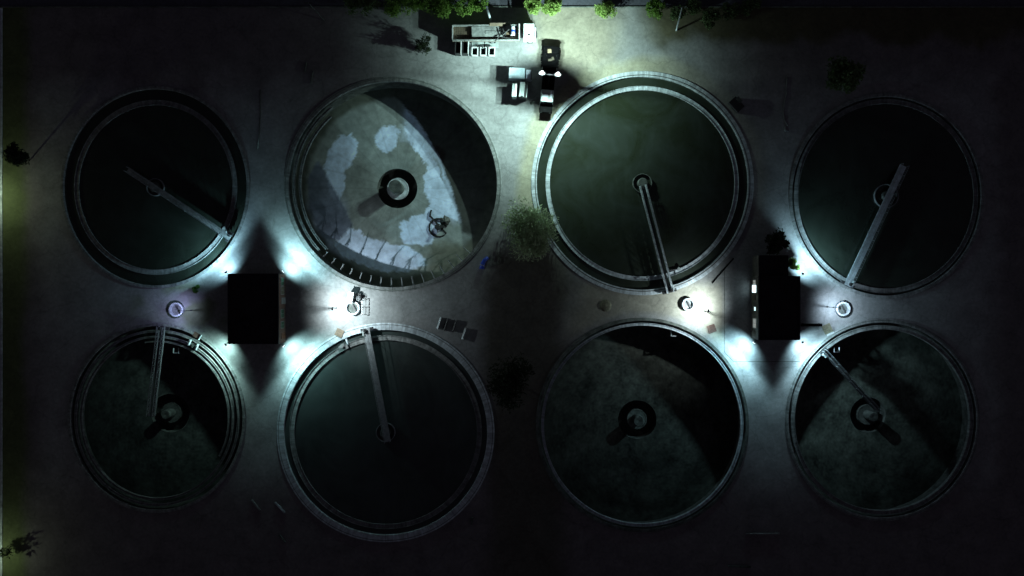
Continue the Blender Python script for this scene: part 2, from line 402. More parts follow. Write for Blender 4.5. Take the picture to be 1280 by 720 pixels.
def blue_floor(px, py, q, an):
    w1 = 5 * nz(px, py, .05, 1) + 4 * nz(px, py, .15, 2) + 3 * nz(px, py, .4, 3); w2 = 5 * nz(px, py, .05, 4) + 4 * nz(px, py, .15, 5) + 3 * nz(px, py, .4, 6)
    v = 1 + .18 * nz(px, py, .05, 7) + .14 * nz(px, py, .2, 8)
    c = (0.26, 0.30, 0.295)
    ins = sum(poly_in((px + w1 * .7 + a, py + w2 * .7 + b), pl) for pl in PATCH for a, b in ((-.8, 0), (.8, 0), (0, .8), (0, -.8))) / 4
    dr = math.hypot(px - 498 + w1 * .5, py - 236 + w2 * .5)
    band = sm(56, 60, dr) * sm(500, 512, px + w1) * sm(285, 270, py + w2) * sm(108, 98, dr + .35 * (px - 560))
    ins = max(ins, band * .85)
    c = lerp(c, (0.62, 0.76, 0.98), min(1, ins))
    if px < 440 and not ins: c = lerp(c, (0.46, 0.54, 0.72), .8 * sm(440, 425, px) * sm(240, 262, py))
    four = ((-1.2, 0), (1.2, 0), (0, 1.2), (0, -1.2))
    c = lerp(c, (0.15, 0.18, 0.25), .85 * sum(poly_in((px + w1 * .3 + a, py + w2 * .3 + b), LEFT_SHADE) for a, b in four) / 4)
    c = lerp(c, (0.07, 0.075, 0.07), sum(poly_in((px + w1 * .3 + a, py + w2 * .3 + b), WALL_SHADE) for a, b in four) / 4)
    c = lerp(c, (0.09, 0.10, 0.085), sm(.86, .93, q + .02 * nz(px, py, .1, 12)))  # shade along the foot of the wall, painted as a darker outer ring
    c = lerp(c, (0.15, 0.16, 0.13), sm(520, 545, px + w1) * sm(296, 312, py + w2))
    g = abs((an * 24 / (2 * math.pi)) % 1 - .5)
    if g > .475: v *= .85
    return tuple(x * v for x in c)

tank(1, 'full dark settling tank with a narrow pale rim, above the purple lit chamber', 'concrete', True, 'water_dark', [(.815, .865, 0, 360)], lm='concrete')
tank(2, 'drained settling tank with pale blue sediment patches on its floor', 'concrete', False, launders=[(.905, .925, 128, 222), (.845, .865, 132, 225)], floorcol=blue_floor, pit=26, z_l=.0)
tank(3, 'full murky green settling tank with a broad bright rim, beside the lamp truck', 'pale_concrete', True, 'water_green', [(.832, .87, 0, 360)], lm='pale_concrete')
tank(4, 'full settling tank at the upper right crossed halfway by a solid pale walkway', 'concrete', True, 'water_dark', [(.90, .945, 0, 360)])
tank(5, 'empty settling tank at the lower left with three thin pale concentric rings', 'concrete', False, launders=[(.905, .93, 0, 360), (.845, .868, 0, 360), (.80, .815, -30, 100)], floorcol=grey_floor((.05, .058, .054), 20), pit=25, z_l=.0)
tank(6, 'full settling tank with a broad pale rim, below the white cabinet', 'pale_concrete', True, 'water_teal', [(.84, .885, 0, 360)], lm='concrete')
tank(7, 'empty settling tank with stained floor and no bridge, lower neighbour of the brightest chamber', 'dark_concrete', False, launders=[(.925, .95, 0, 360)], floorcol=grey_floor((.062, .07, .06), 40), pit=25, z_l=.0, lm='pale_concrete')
tank(8, 'empty settling tank at the lower right with a thin dark bridge to its centre', 'concrete', False, launders=[(.90, .94, 0, 360)], floorcol=grey_floor((.07, .082, .07), 60), pit=23, z_l=.0)

def groove(i, off, wd, m):
    t = TK[i]; r = (t['rx'] - off) * S; k = t['ry'] / t['rx']
    MB().lathe([(r, .154), (r + wd, .154), (r + wd, .1), (r, .1)], 200, 1, k).build('rim_groove', m, t['T'])
groove(3, 5.4, .13, 'wall_inside'); groove(2, 2.2, .12, 'dark_concrete'); groove(6, 2.6, .08, 'wall_inside'); groove(8, 1.6, .1, 'dark_concrete')
# fittings of single tanks
def pit_cols(i, r_dis, r_col, z_dis, z_col, dm, cm):
    T = TK[i]['T']
    MB().lathe([(r_dis * S, z_dis), (r_dis * S, z_dis - .9), (r_dis * S - .18, z_dis - .9), (r_dis * S - .18, z_dis - .02), (r_dis * S - .1, z_dis)], 48).build('well_ring', dm, T)
    MB().cyl((0, 0, z_dis - .9), r_dis * S - .1, .85, 48).build('well_floor', dm, T)
    MB().lathe([(.01, z_col - .1), (r_col * S * .55, z_col - .02), (r_col * S * .9, z_col), (r_col * S, z_col - .1), (r_col * S, z_dis - 1), (.01, z_dis - 1)], 32).build('center_column', cm, T)
pit_cols(2, 14, 8.5, -5.2, -2.4, 'pale_concrete', 'dark_concrete')
pit_cols(5, 13, 6, -5.0, -3.0, 'wall_inside', 'wall_inside')
pit_cols(7, 13, 7, -5.2, -3.2, 'dark_concrete', 'dark_concrete')
pit_cols(8, 13, 6, -5.0, -2.8, 'wall_inside', 'wall_inside')
for i, r in ((1, 11), (3, 12), (4, 15), (6, 12)):
    T = TK[i]['T']
    MB().lathe([(r * S, .1), (r * S, -.9), (r * S - .1, -.9), (r * S - .1, .1)], 48).build('center_well', 'steel' if i != 3 else 'dark_concrete', T)
    MB().lathe([(.01, .6), (.7, .6), (.8, .5), (.8, -.9), (.01, -.9)], 24).build('center_column', 'dark_concrete', T)
# launder brackets in the drained tank
def brackets(i, a0, a1, n, m):
    t = TK[i]; T = t['T']; rx, ry = t['rx'] * S, t['ry'] * S
    for j in range(n):
        a = R_(a0 + (a1 - a0) * j / (n - 1)); ca, sa = math.cos(a), math.sin(a)
        p = lambda q, z: Vector((ca * rx * q, sa * ry * q, z))
        mb = MB().tube([p(.955, -.45), p(.87, -.45)], .07, 5).tube([p(.955, -1.5), p(.875, -.5)], .055, 5).tube([p(.87, -.9), p(.87, .35)], .06, 5)
        mb.build('bracket', m, T)
brackets(2, 226, 318, 16, 'steel')
# gate pieces on ring launders
def stubs(i, items):
    T = TK[i]['T']; C = TK[i]['C']
    for (px, py, L, Wd, an, z, m) in items:
        q = P(px, py, z) - C
        mb = MB().box((q.x, q.y, z), (L * S, Wd * S, .5), R_(an))
        mb.box((q.x + .1, q.y - .1, z + .3), (L * S * .5, Wd * S * .6, .2), R_(an))
        mb.build('sluice_gate', m, T, bevel=.03)
stubs(5, [(237, 428, 2, 8, -20, .3, 'pale_concrete'), (246, 434, 2, 8, -25, .3, 'pale_concrete'), (241, 432, 4, 5, -22, .1, 'dark_concrete')])
stubs(6, [(427, 433, 7, 4, 40, .15, 'concrete'), (434, 427, 2, 8, 20, .3, 'pale_concrete')])
def hook(i, px, py, kind, z=-.6):
    T = TK[i]['T']; C = TK[i]['C']; q = P(px, py, z) - C; s = 3.2 * S
    pts = [(q.x - s, q.y + s, z), (q.x - s, q.y - s, z), (q.x + s, q.y - s, z)]
    if kind == 'U': pts.append((q.x + s, q.y + s, z))
    MB().tube(pts, .09, 6).build('pipe_bracket', 'steel', T)
hook(5, 220, 438, 'U'); hook(7, 842, 417, 'L'); hook(8, 1046, 437, 'U')

# ------------------------------------------------------------------ scraper bridges
def bridge(i, p_in, p_out, wpx, style, label, z=.75, decked=True, m_deck='steel', m_rail='steel'):
    A, B = P(*p_in, z), P(*p_out, z); d = B - A; Ln = d.length; an = math.atan2(d.y, d.x); W = wpx * S
    T = thing('scraper_bridge', label, 'bridge', (A.x, A.y, 0), an, 'scraper bridges of the tanks')
    if style == 'truss':
        for s in (-1, 1):
            mb = MB().box((Ln / 2, s * (W / 2 - .08), z + .1), (Ln, .16, .3))
            n = int(Ln / .75)
            for j in range(n):
                x = Ln * j / n
                mb.tube([(x, s * (W / 2 - .08), z + .2), (x + Ln / n / 2, s * (W / 2 - .08), z + .95)], .03, 4)
                mb.tube([(x + Ln / n / 2, s * (W / 2 - .08), z + .95), (x + Ln / n, s * (W / 2 - .08), z + .2)], .03, 4)
            mb.box((Ln / 2, s * (W / 2 - .08), z + 1), (Ln, .09, .09))
            mb.build('truss', m_rail, T)
        mb = MB(); n = int(Ln / .9)
        for j in range(n): mb.box((Ln * (j + .5) / n, 0, z), (.1, W - .34, .08))
        mb.box((Ln / 2, .0, z - .08), (Ln, .36, .05))
        mb.build('cross_members', 'dark_steel', T)
    else:
        MB().box((Ln / 2, 0, z), (Ln, W, .12)).build('deck', m_deck, T, bevel=.02)
        MB().box((Ln / 2, W * .32, z - .25), (Ln, .14, .36)).box((Ln / 2, -W * .32, z - .25), (Ln, .14, .36)).build('girder', 'dark_steel', T)
        for s in (-1, 1):
            mb = MB(); y = s * (W / 2 - .05); n = max(4, int(Ln / 1.6))
            for j in range(n + 1): mb.tube([(Ln * j / n, y, z + .05), (Ln * j / n, y, z + 1.05)], .028, 4)
            mb.tube([(0, y, z + 1.05), (Ln, y, z + 1.05)], .03, 5).tube([(0, y, z + .58), (Ln, y, z + .58)], .022, 4)
            mb.build('handrail', m_rail, T)
    mb = MB().box((Ln - .25, 0, z - .1), (.5, W * 2.1, .3)).box((Ln - .35, W * .3, z + .25), (.5, .4, .45))
    ec = mb.build('end_carriage', 'dark_steel', T, bevel=.03)
    for s in (-1, 1):
        MB().cyl((Ln - .25, s * W * .95 - .1, .53), .2, .2, 14, 'Y').build('wheel', 'rubber', ec)
    MB().cyl((Ln - 1.1, W * .5 + .12, z + .1), .2, .6, 12, 'X').box((Ln - .5, W * .5 + .12, z + .1), (.35, .45, .4)).build('drive_motor', 'grey_paint', T)
    return T
bridge(1, (160, 212), (288, 297), 6.5, 'deck', 'narrow pale bridge reaching the lower right rim of the upper left full tank', m_deck='concrete')
bridge(3, (803, 232), (837.5, 366), 8.5, 'truss', 'open double truss bridge ending beside the brightest chamber', m_rail='pale_concrete')
bridge(4, (1129, 207), (1059, 357), 8.5, 'deck', 'solid pale walkway bridge of the upper right tank', m_deck='pale_concrete')
bridge(5, (190, 520), (203, 408), 8, 'truss', 'short purple lit truss bridge of the lower left empty tank')
bridge(6, (485, 552), (458, 410), 7.5, 'deck', 'grey bridge over the full tank below the white cabinet', m_deck='steel')
bridge(8, (1096, 512), (1029, 438), 4.5, 'deck', 'thin dark bridge over the lower right empty tank', m_deck='dark_steel')
# scum skimmer on the truss bridge
t = thing('scum_skimmer', 'small dark skimmer with a float beside the truss bridge over the green tank', 'skimmer', P(843, 338, -.2))
MB().tube([(-.9, 0, .1), (.7, .25, .1)], .1, 8).tube([(0, 0, .1), (.1, -.8, .1)], .08, 8).build('arm', 'dark_steel', t)
MB().cyl((.7, .25, -.1), .28, .4, 14).build('float', 'grey_paint', t)

# debris in the drained tank
zf2 = -DEPTH - 1.3 * .5
t = thing('sludge_pump', 'dark sludge pump with curled hose lying on the floor of the drained tank', 'pump', P(548, 284, zf2))
MB().cyl((0, 0, 0), .55, .7, 16).cyl((0, 0, .7), .3, .5, 12).box((.7, .1, .25), (.6, .4, .5), .3).build('body', 'dark_steel', t)
MB().tube([(1.3 * math.cos(a * .35) * (1 + .02 * a), 1.3 * math.sin(a * .35) * (1 + .02 * a), .15) for a in range(17)] + [(-1.4, 1.9, .1), (-1.2, 2.9, .1)], .16, 8).build('hose', 'rubber', t, smooth=True)
MB().box((-.1, -.5, .5), (.25, 1.2, .1), .2).box((.15, .1, 1.1), (.8, .12, .1), .8).build('handle', 'steel', t)
tag(MB().add(*(lambda n: ([(0, 0, .45)] + [((1.1 + .4 * nz(j, 3, .9)) * math.cos(2 * math.pi * j / n), (1.0 + .4 * nz(j, 8, .9)) * math.sin(2 * math.pi * j / n), -.05) for j in range(n)], [(0, 1 + j, 1 + (j + 1) % n) for j in range(n)]))(18)).build('sludge_heap', 'sludge', loc=P(557, 277, zf2 + .08)), 'low dark heap of sludge behind the pump in the drained tank', 'heap')

# ------------------------------------------------------------------ buildings
def building(roof, label, side, facade_m, windows, hz=3.6, ext=None):
    x0, y0, x1, y1 = roof
    a, b = P(x0, y1, hz), P(x1, y0, hz)
    cx, cy = (a.x + b.x) / 2, (a.y + b.y) / 2; w, h = b.x - a.x, b.y - a.y
    T = thing('pump_house', label, 'building', (cx, cy, 0))
    MB().box((0, 0, hz / 2 - .1), (w - .1, h - .1, hz - .2)).build('wall', facade_m, T)
    r = MB().box((0, 0, hz - .1), (w, h, .2))
    e = .22
    r.box((0, h / 2 - e / 2, hz + .08), (w, e, .16)).box((0, -h / 2 + e / 2, hz + .08), (w, e, .16))
    r.box((-w / 2 + e / 2, 0, hz + .08), (e, h - 2 * e, .16)).box((w / 2 - e / 2, 0, hz + .08), (e, h - 2 * e, .16))
    ro = r.build('roof', 'bitumen', T)
    MB().cyl((w * .2, h * .25, hz), .18, .5, 12).cyl((w * .2, h * .25, hz + .5), .26, .08, 12).build('vent', 'bitumen', ro)
    MB().box((-w * .15, -h * .2, hz + .25), (1.0, .8, .5)).build('vent', 'bitumen', ro, bevel=.03)
    if ext:
        p, q = P(ext[0], ext[3], hz - .3), P(ext[2], ext[1], hz - .3)
        c = ((p.x + q.x) / 2 - cx, (p.y + q.y) / 2 - cy)
        MB().box((c[0], c[1], hz / 2 - .3), (q.x - p.x, q.y - p.y - .02, hz - .7)).build('wall', facade_m, T)
        MB().box((c[0], c[1], hz - .4), (q.x - p.x + .1, q.y - p.y - .02, .2)).build('roof', 'bitumen', T)
    sx = side * (w / 2 - .05)
    for (yy, ww, z0, z1, m, kind) in windows:
        y = (P(0, yy, 1.8).y) - cy
        if kind == 'door':
            d = MB().box((sx + side * .03, y, (z0 + z1) / 2), (.08, ww, z1 - z0)).build('door', m, T)
            MB().box((sx + side * .1, y + ww * .35, 1.05), (.06, .12, .04)).build('handle', 'steel', d)
        else:
            f = MB().box((sx + side * .03, y, z1 + .04), (.1, ww + .16, .08)).box((sx + side * .03, y, z0 - .04), (.14, ww + .16, .08))
            f.box((sx + side * .03, y - ww / 2 - .04, (z0 + z1) / 2), (.1, .08, z1 - z0)).box((sx + side * .03, y + ww / 2 + .04, (z0 + z1) / 2), (.1, .08, z1 - z0))
            f.box((sx + side * .03, y, (z0 + z1) / 2), (.07, .05, z1 - z0))
            wf = f.build('window', 'steel', T)
            MB().box((sx + side * .02, y, (z0 + z1) / 2), (.03, ww, z1 - z0)).build('pane', m, wf)
    return T
building((285, 342, 348.5, 430), 'flat black roofed pump house with a reddish east wall, left of the white cabinet', 1, 'brick_wall',
         [(352, 1.1, 1.0, 2.4, 'window_green', 'w'), (363, 1.2, .9, 2.5, 'olive_board', 'w'), (376, 1.0, .05, 2.2, 'grey_paint', 'door'), (392, 1.3, 1.0, 2.5, 'window_green', 'w'), (406, 1.0, 1.0, 2.4, 'window_green', 'w'), (420, .9, .05, 2.1, 'rust', 'door')])
building((948, 345, 1000, 425), 'flat black roofed pump house with brightly lit west windows, between the right hand tanks', -1, 'plaster',
         [(353, .7, 1.0, 2.3, 'window_dim', 'w'), (361, 1.2, .6, 2.6, 'window_white', 'w'), (372, .9, .05, 2.1, 'dark_wood', 'door'), (386, .55, 1.6, 2.3, 'window_white', 'w'), (404, 1.4, 1.0, 2.5, 'window_dim', 'w'), (417, .9, .05, 2.1, 'dark_wood', 'door')],
         ext=(949, 319, 985, 345))
t = thing('lit_cabinet', 'narrow yellowish lit glass cabinet at the top end of the right pump house', 'cabinet', P(943.5, 333, 0))
MB().box((0, 0, 1.1), (.35, 2.6, 2.2)).build('housing', 'plaster', t, bevel=.03)
MB().box((-.19, 0, 1.3), (.03, 1.2, 1.2)).box((-.0, 0, 2.215), (.2, 1.2, .02)).build('pane', 'window_yellow', t)

# wall floodlights on the building corners
TEAL = (0.52, 0.93, 1.0)
def floodlight(px, py, az, label, power, col=TEAL, z=2.55):
    p = P(px, py, z); d = Vector((math.cos(R_(az)), math.sin(R_(az)), 0))
    T = thing('wall_floodlight', label, 'floodlight', p, R_(az), 'floodlights on the pump house corners')
    tl = Matrix.Rotation(R_(18), 3, 'Y')
    MB().box((0, 0, 0), (.16, .42, .32), 0, tl).build('housing', 'grey_paint', T, bevel=.02)
    MB().box((.095, 0, -.03), (.02, .36, .26), 0, tl).build('lens', 'lamp_lens', T)
    MB().tube([(-.45, 0, .05), (-.08, 0, .0)], .035, 6).build('bracket', 'dark_steel', T)
    lobe = lambda t, k, v: spot(T, (.3, 0, -.08), (math.cos(R_(t)), 0, math.sin(R_(t))), power * k, col, 156, .5, .16, vs=v)
    lobe(-13, .22, .041); lobe(-32, .68, .125)      # far throw and near spread of one flood reflector
    spot(T, (.12, 0, -.25), (.8, 0, -.6), power * .3, col, 152, 1.0, .16)
floodlight(282.5, 340, 135, 'corner floodlight at the upper left of the left pump house', 8000, (.46, .83, 1.0))
floodlight(353, 340, 45, 'corner floodlight at the upper right of the left pump house', 8000)
floodlight(282, 431, 225, 'white spot of a corner floodlight at the lower left of the left pump house', 5000, (0.6, 1.0, .92))
floodlight(354, 432, -45, 'corner floodlight at the lower right of the left pump house', 8000, (.55, .97, .97))
floodlight(1004, 342, 45, 'corner floodlight beside the bright green plant by the right pump house', 8000, (.52, .85, 1.0))
floodlight(1003.5, 428, -45, 'corner floodlight at the lower right of the right pump house', 8000, (.56, .88, 1.0))
floodlight(943, 428, 225, 'corner floodlight at the lower left of the right pump house', 8500, (.52, .88, 1.0))

# ------------------------------------------------------------------ chambers with a lamp post each
def chamber(px, py, r, label, inner):
    T = thing('ring_chamber', label, 'chamber', P(px, py), 0, 'round concrete chambers between the tanks')
    R = r * S
    MB().lathe([(R, -.2), (R, .66), (R - .04, .7), (R - .22, .7), (R - .26, .66), (R - .26, -.2)], 48).build('ring_wall', 'pale_concrete', T)
    MB().cyl((0, 0, -.15), R - .25, .16, 40).build('floor', inner, T)
    MB().box((.25, -.1, .3), (.22, (R - .3) * 1.7, .12), .5).build('gate_bar', 'dark_steel', T)
chamber(222, 387, 9, 'purple lit round concrete chamber left of the left pump house', 'concrete')
chamber(441.5, 385, 9, 'round concrete chamber touching the white cabinet', 'dark_concrete')
chamber(859.5, 380.5, 8, 'round concrete chamber in the brightest white pool of light', 'concrete')
chamber(1052, 386, 9, 'round concrete chamber right of the right pump house, ringed by bluish light', 'dark_concrete')
def lamp_post(px, py, az, label, power, col, hz=4.2, size=156, blend=.85, tilt=-66, arm=.55):
    T = thing('lamp_post', label, 'lamp post', P(px, py), R_(az), 'lamp posts by the round chambers')
    MB().cyl((0, 0, 0), .14, .12, 12).cyl((0, 0, .1), .06, hz - .1, 10, r1=.045).build('pole', 'dark_steel', T)
    h = MB().tube([(0, 0, hz), (arm, 0, hz + .05)], .035, 6).frustum((arm, 0, hz - .03), (.3, .5), (.2, .36), .12).build('lamp_head', 'grey_paint', T)
    MB().box((arm, 0, hz - .05), (.24, .44, .03)).build('lens', 'lamp_lens', h)
    spot(T, (arm + .05, 0, hz - .16), (math.cos(R_(tilt)), 0, math.sin(R_(tilt))), power, col, size, blend, .14)
lamp_post(239, 388, 183, 'thin lamp post right of the purple lit chamber', 520, (.55, .58, 1.0), hz=3.2)
lamp_post(421, 385, 3, 'thin lamp post left of the chamber with the white cabinet', 6200, (.84, .98, 1.0), hz=5.4)
lamp_post(881, 389, 162, 'thin lamp post at the brightest pool of light, right of its chamber', 4700, (.86, .99, 1.0))
lamp_post(1034, 383.5, -8, 'thin lamp post left of the bluish lit chamber', 1500, (.66, .84, 1.0), hz=3.5)

# white cabinet, railing, valve stand at the second chamber
t = thing('control_cabinet', 'white rectangular cabinet standing against the round chamber', 'cabinet', P(440, 372), R_(-10))
MB().box((0, 0, .65), (.75, 1.75, 1.3)).build('body', 'white_paint', t, bevel=.03)
MB().box((0, 0, 1.33), (.85, 1.85, .05)).build('lid', 'white_paint', t)
MB().box((-.385, 0, .65), (.02, .8, 1.0)).build('door', 'grey_paint', t)
t = thing('valve_stand', 'dark valve stand with handwheel beside the white cabinet', 'valve', P(449.5, 373))
MB().cyl((0, 0, 0), .2, 1.0, 12).box((.1, .35, .35), (.35, .9, .3)).tube([(0, -.5, .4), (0, .9, .4)], .16, 10).build('body', 'dark_steel', t)
MB().lathe([(.32, 1.05), (.36, 1.02), (.32, .99), (.28, 1.02)], 20).tube([(-.3, 0, 1.02), (.3, 0, 1.02)], .03, 5).tube([(0, -.3, 1.02), (0, .3, 1.02)], .03, 5).build('handwheel', 'steel', t)
t = thing('guard_rail', 'short metal guard rail right of the chamber with the white cabinet', 'railing', P(454, 384))
mb = MB()
for y in (-1.1, 0, 1.1): mb.tube([(0, y, 0), (0, y, 1.1)], .05, 6)
mb.tube([(0, -1.1, 1.1), (0, 1.1, 1.1)], .04, 6).tube([(0, -1.1, .55), (0, 1.1, .55)], .03, 6).build('frame', 'white_paint', t)
tag(MB().box((0, 0, .14), (1.25, 1.25, .12), R_(-25)).box((.2, .15, .22), (.5, .1, .05), R_(-25)).build('hatch_cover', 'brown_board', loc=P(424.5, 416, .1)), 'brown hatch cover on the rim of the full tank below the white cabinet', 'hatch')
tag(MB().box((0, 0, .06), (1.3, 1.3, .12), R_(20)).box((0, 0, .14), (.4, .08, .05), R_(20)).build('hatch_cover', 'red_brown', loc=P(889.5, 411)), 'reddish square hatch cover right of the brightest chamber', 'hatch')
t = thing('hatch_cover', 'yellowish hatch slab with bright grating beside the right pump house', 'hatch', P(1034, 411), R_(25))
MB().box((0, 0, .08), (1.4, 1.5, .16)).build('slab', 'olive_board', t, bevel=.02)
mb = MB().box((.1, -1.0, .1), (1.2, .06, .06)).box((.1, -.85, .1), (1.2, .06, .06))
for j in range(6): mb.box((-.4 + j * .2, -.925, .1), (.04, .12, .05))
mb.build('grating', 'white_paint', t)
t = thing('hatch_cover', 'small brown hatch with a pale bar, at the rim of the lower left tank', 'hatch', P(246, 419), R_(-30))
MB().box((0, 0, .08), (1.1, .8, .16)).build('slab', 'red_brown', t)
MB().box((.72, .0, .2), (.12, 1.0, .3)).build('bar', 'pale_concrete', t)
tag(MB().tube([P(890, 354, .15), P(917, 323, .15)], .12, 8).build('pipe', 'black_paint'), 'black pipe lying on the ground between the green tank and the right pump house', 'pipe')
t = thing('stop_beam', 'black beam on trestles sticking out from the right pump house toward the yellowish hatch', 'beam', P(1013, 406))
MB().box((0, 0, .45), (3.4, .45, .2)).build('beam', 'black_paint', t)
MB().box((-1.3, 0, .17), (.12, .5, .34)).box((1.3, 0, .17), (.12, .5, .34)).build('trestle', 'black_paint', t)

# ------------------------------------------------------------------ vehicles
def wheel(T, x, y, r=.5, w=.3):
    tw = MB().cyl((x, y - w / 2, r), r, w, 20, 'Y').build('wheel', 'rubber', T)
    MB().cyl((x, y - w / 2 - .01, r), r * .55, w + .02, 14, 'Y').build('rim', 'steel', tw)
# long flatbed lorry, cab to the right
A = P(607.5, 40.5, 1.9); 
T = thing('flatbed_lorry', 'long open flatbed lorry with a white cab parked along the road', 'lorry', (A.x, A.y, 0))
Lb = 84 * S * .985; Wb = 2.45; x0 = -Lb / 2
MB().box((0, 0, .85), (Lb, 1.0, .25)).box((Lb / 2 + 1.4, 0, .85), (2.8, 1.0, .25)).build('chassis', 'dark_steel', T)
MB().box((0, 0, 1.15), (Lb, Wb, .14)).build('bed', 'wood', T)
mb = MB()
for i in range(11): mb.box((x0 + .12 + .28 * i * 1.0, 0, 1.235), (.16, Wb - .2, .03))
mb.build('bed_boards', 'dark_wood', T)
for s in (-1, 1):
    mb = MB().box((0, s * (Wb / 2 - .04), 1.55), (Lb, .07, .7)).box((0, s * (Wb / 2 - .04), 1.93), (Lb, .10, .08))
    for i in range(8): mb.box((x0 + Lb * (i + .5) / 8, s * (Wb / 2 + .01), 1.55), (.1, .06, .7))
    mb.build('side_board', 'concrete', T)
MB().box((x0 + .04, 0, 1.55), (.08, Wb - .18, .7)).box((x0 + .04, 0, 1.93), (.16, Wb - .2, .08)).build('tailgate', 'white_paint', T)
MB().box((Lb / 2 - .05, 0, 1.75), (.1, Wb - .18, 1.1)).box((Lb / 2 - .05, 0, 2.33), (.16, Wb, .08)).build('headboard', 'white_paint', T)
cb = MB().frustum((Lb / 2 + 1.5, 0, .75), (1.85, 2.4), (1.7, 2.25), 2.15, (-.06, 0)).build('cab', 'white_paint', T, bevel=.1)
MB().box((Lb / 2 + 2.36, 0, 2.1), (.06, 2.0, .75), 0, Matrix.Rotation(R_(-8), 3, 'Y')).build('windscreen', 'glass', cb)
MB().box((Lb / 2 + 2.5, 0, .8), (.22, 2.3, .4)).build('bumper', 'blue_white_paint', cb, bevel=.04)
MB().box((Lb / 2 + 1.5, -.75, 2.93), (.3, .25, .06)).build('roof_vent', 'black_paint', cb)
for s in (-1, 1):
    MB().box((Lb / 2 + 2.3, s * 1.32, 1.9), (.1, .2, .45)).tube([(Lb / 2 + 2.25, s * 1.1, 2.0), (Lb / 2 + 2.3, s * 1.3, 2.0)], .025, 5).build('mirror', 'black_paint', cb)
    MB().box((Lb / 2 + 2.62, s * .85, .85), (.03, .35, .18)).build('headlight', 'pale_concrete', cb)
for x in (x0 + 1.2, x0 + 2.4, x0 + 6.4, Lb / 2 + 1.7):
    for s in (-1, 1): wheel(T, x, s * 1.02)
# load on the lorry
tag(MB().box((0, 0, .25), (5.1, 1.7, .3)).box((-.4, .15, .45), (4.4, 1.2, .1), .02).box((.8, -.3, .53), (2.4, .5, .06), -.05).build('board_stack', 'concrete', loc=P(610, 40, 1.23)), 'grey stack of boards loaded on the lorry bed', 'boards')
tag(MB().box((0, 0, 0), (2.5, .5, .05), .0, Matrix.Rotation(R_(12), 3, 'X')).build('brown_panel', 'brown_board', loc=P(622, 30.6, 2.05)), 'brown panel lying over the far side board of the lorry', 'panel')
mb = MB()
for j in range(7):
    a = random.uniform(0, 3.1); q = Vector((random.uniform(-1.1, 1.1), random.uniform(-.6, .5), .25 + .08 * j)); e = Vector((math.cos(a), math.sin(a), random.uniform(-.1, .15))) * .7
    mb.tube([q - e, q + e], .09, 6)
tag(mb.build('scrap_pile', 'dark_steel', loc=P(628, 45, 1.5)), 'tangle of dark scrap pipes on the lorry bed', 'scrap')
t = thing('drum', 'white and blue drum lying at the front of the lorry bed', 'drum', P(641, 40, 1.25))
MB().tube([(0, -.65, .38), (0, .65, .38)], .36, 18).build('barrel', 'blue_white_paint', t)
MB().tube([(0.02, -.2, .385), (0.02, .12, .385)], .375, 18).build('band', 'blue_sheet', t)
tag(MB().box((0, 0, .45), (1.2, .9, .9)).box((.1, .1, .95), (.8, .5, .12), .2).build('crate', 'black_paint', loc=P(634, 37, 1.25)), 'black crate on the lorry bed next to the drum', 'crate')
# open skips next to the lorry
for n, (px, lab) in enumerate(((573.5, 'white edged open skip below the lorry, leftmost of five'), (582.5, 'white edged open skip below the lorry, second from the left'),
                               (594, 'white edged open skip below the lorry, middle of five'), (604.5, 'white edged open skip below the lorry, second from the right'), (615, 'white edged open skip below the lorry, rightmost of five'))):
    w = 1.0; l = 1.35 if n > 1 else 2.2; py = 66 if n > 1 else 61.5; hz = .75 if n > 1 else 1.15
    T = thing('steel_skip', lab, 'skip', P(px, py), R_(-2), 'white edged skips below the lorry')
    MB().box((0, 0, .08), (w, l, .1)).build('base', 'black_paint', T)
    for s, nm in ((-1, 'side'), (1, 'side')):
        MB().box((s * (w / 2 - .04), 0, hz / 2), (.07, l, hz)).box((s * (w / 2 - .04), 0, hz + .03), (.15, l, .07)).build(nm, 'white_paint' if s > 0 or n > 1 else 'dark_steel', T)  # first two skips: lit side painted white, other walls dark
        MB().box((0, s * (l / 2 - .04), hz / 2), (w - .16, .07, hz)).box((0, s * (l / 2 - .04), hz + .03), (w - .16, .13, .07)).build('end_panel', 'white_paint' if n > 1 else 'dark_steel', T)
tag(MB().box((0, 0, .06), (4.3, 1.0, .1)).box((-1, 0, .13), (1.8, .9, .04)).build('pale_sheet', 'grey_paint', loc=P(606.5, 56)), 'pale sheet lying on the ground between the lorry and the skips', 'sheet')
t = thing('trestle', 'dark T shaped trestle standing on the pale sheet', 'trestle', P(606, 59, .12))
MB().box((0, 0, .9), (.14, 2.0, .12)).box((0, .1, .95), (1.6, .14, .1)).build('beam', 'black_paint', t)
MB().box((0, .8, .42), (.1, .1, .84)).box((0, -.8, .42), (.1, .1, .84)).build('leg', 'black_paint', t)
# small box truck
A = P(650, 92.5, 1.7)
T = thing('box_truck', 'small grey box truck with a bluish cab, left of the two lit lamps', 'truck', (A.x, A.y, 0), R_(-3))
MB().box((0, 0, .55), (3.4, .8, .2)).build('chassis', 'dark_steel', T)
MB().box((-.5, 0, 1.35), (2.55, 1.75, 1.4)).build('cargo_box', 'blue_grey_paint', T, bevel=.04)
cb = MB().frustum((1.4, 0, .4), (.95, 1.65), (.75, 1.5), 1.35, (-.06, 0)).build('cab', 'blue_white_paint', T, bevel=.06)
MB().box((1.83, 0, 1.35), (.05, 1.35, .5), 0, Matrix.Rotation(R_(-10), 3, 'Y')).build('windscreen', 'glass', cb)
for s in (-1, 1): MB().box((1.9, s * .6, .75), (.04, .25, .15)).build('headlight', 'pale_concrete', cb)
for x in (-1.2, 1.3):
    for s in (-1, 1): wheel(T, x, s * .72, .33, .2)
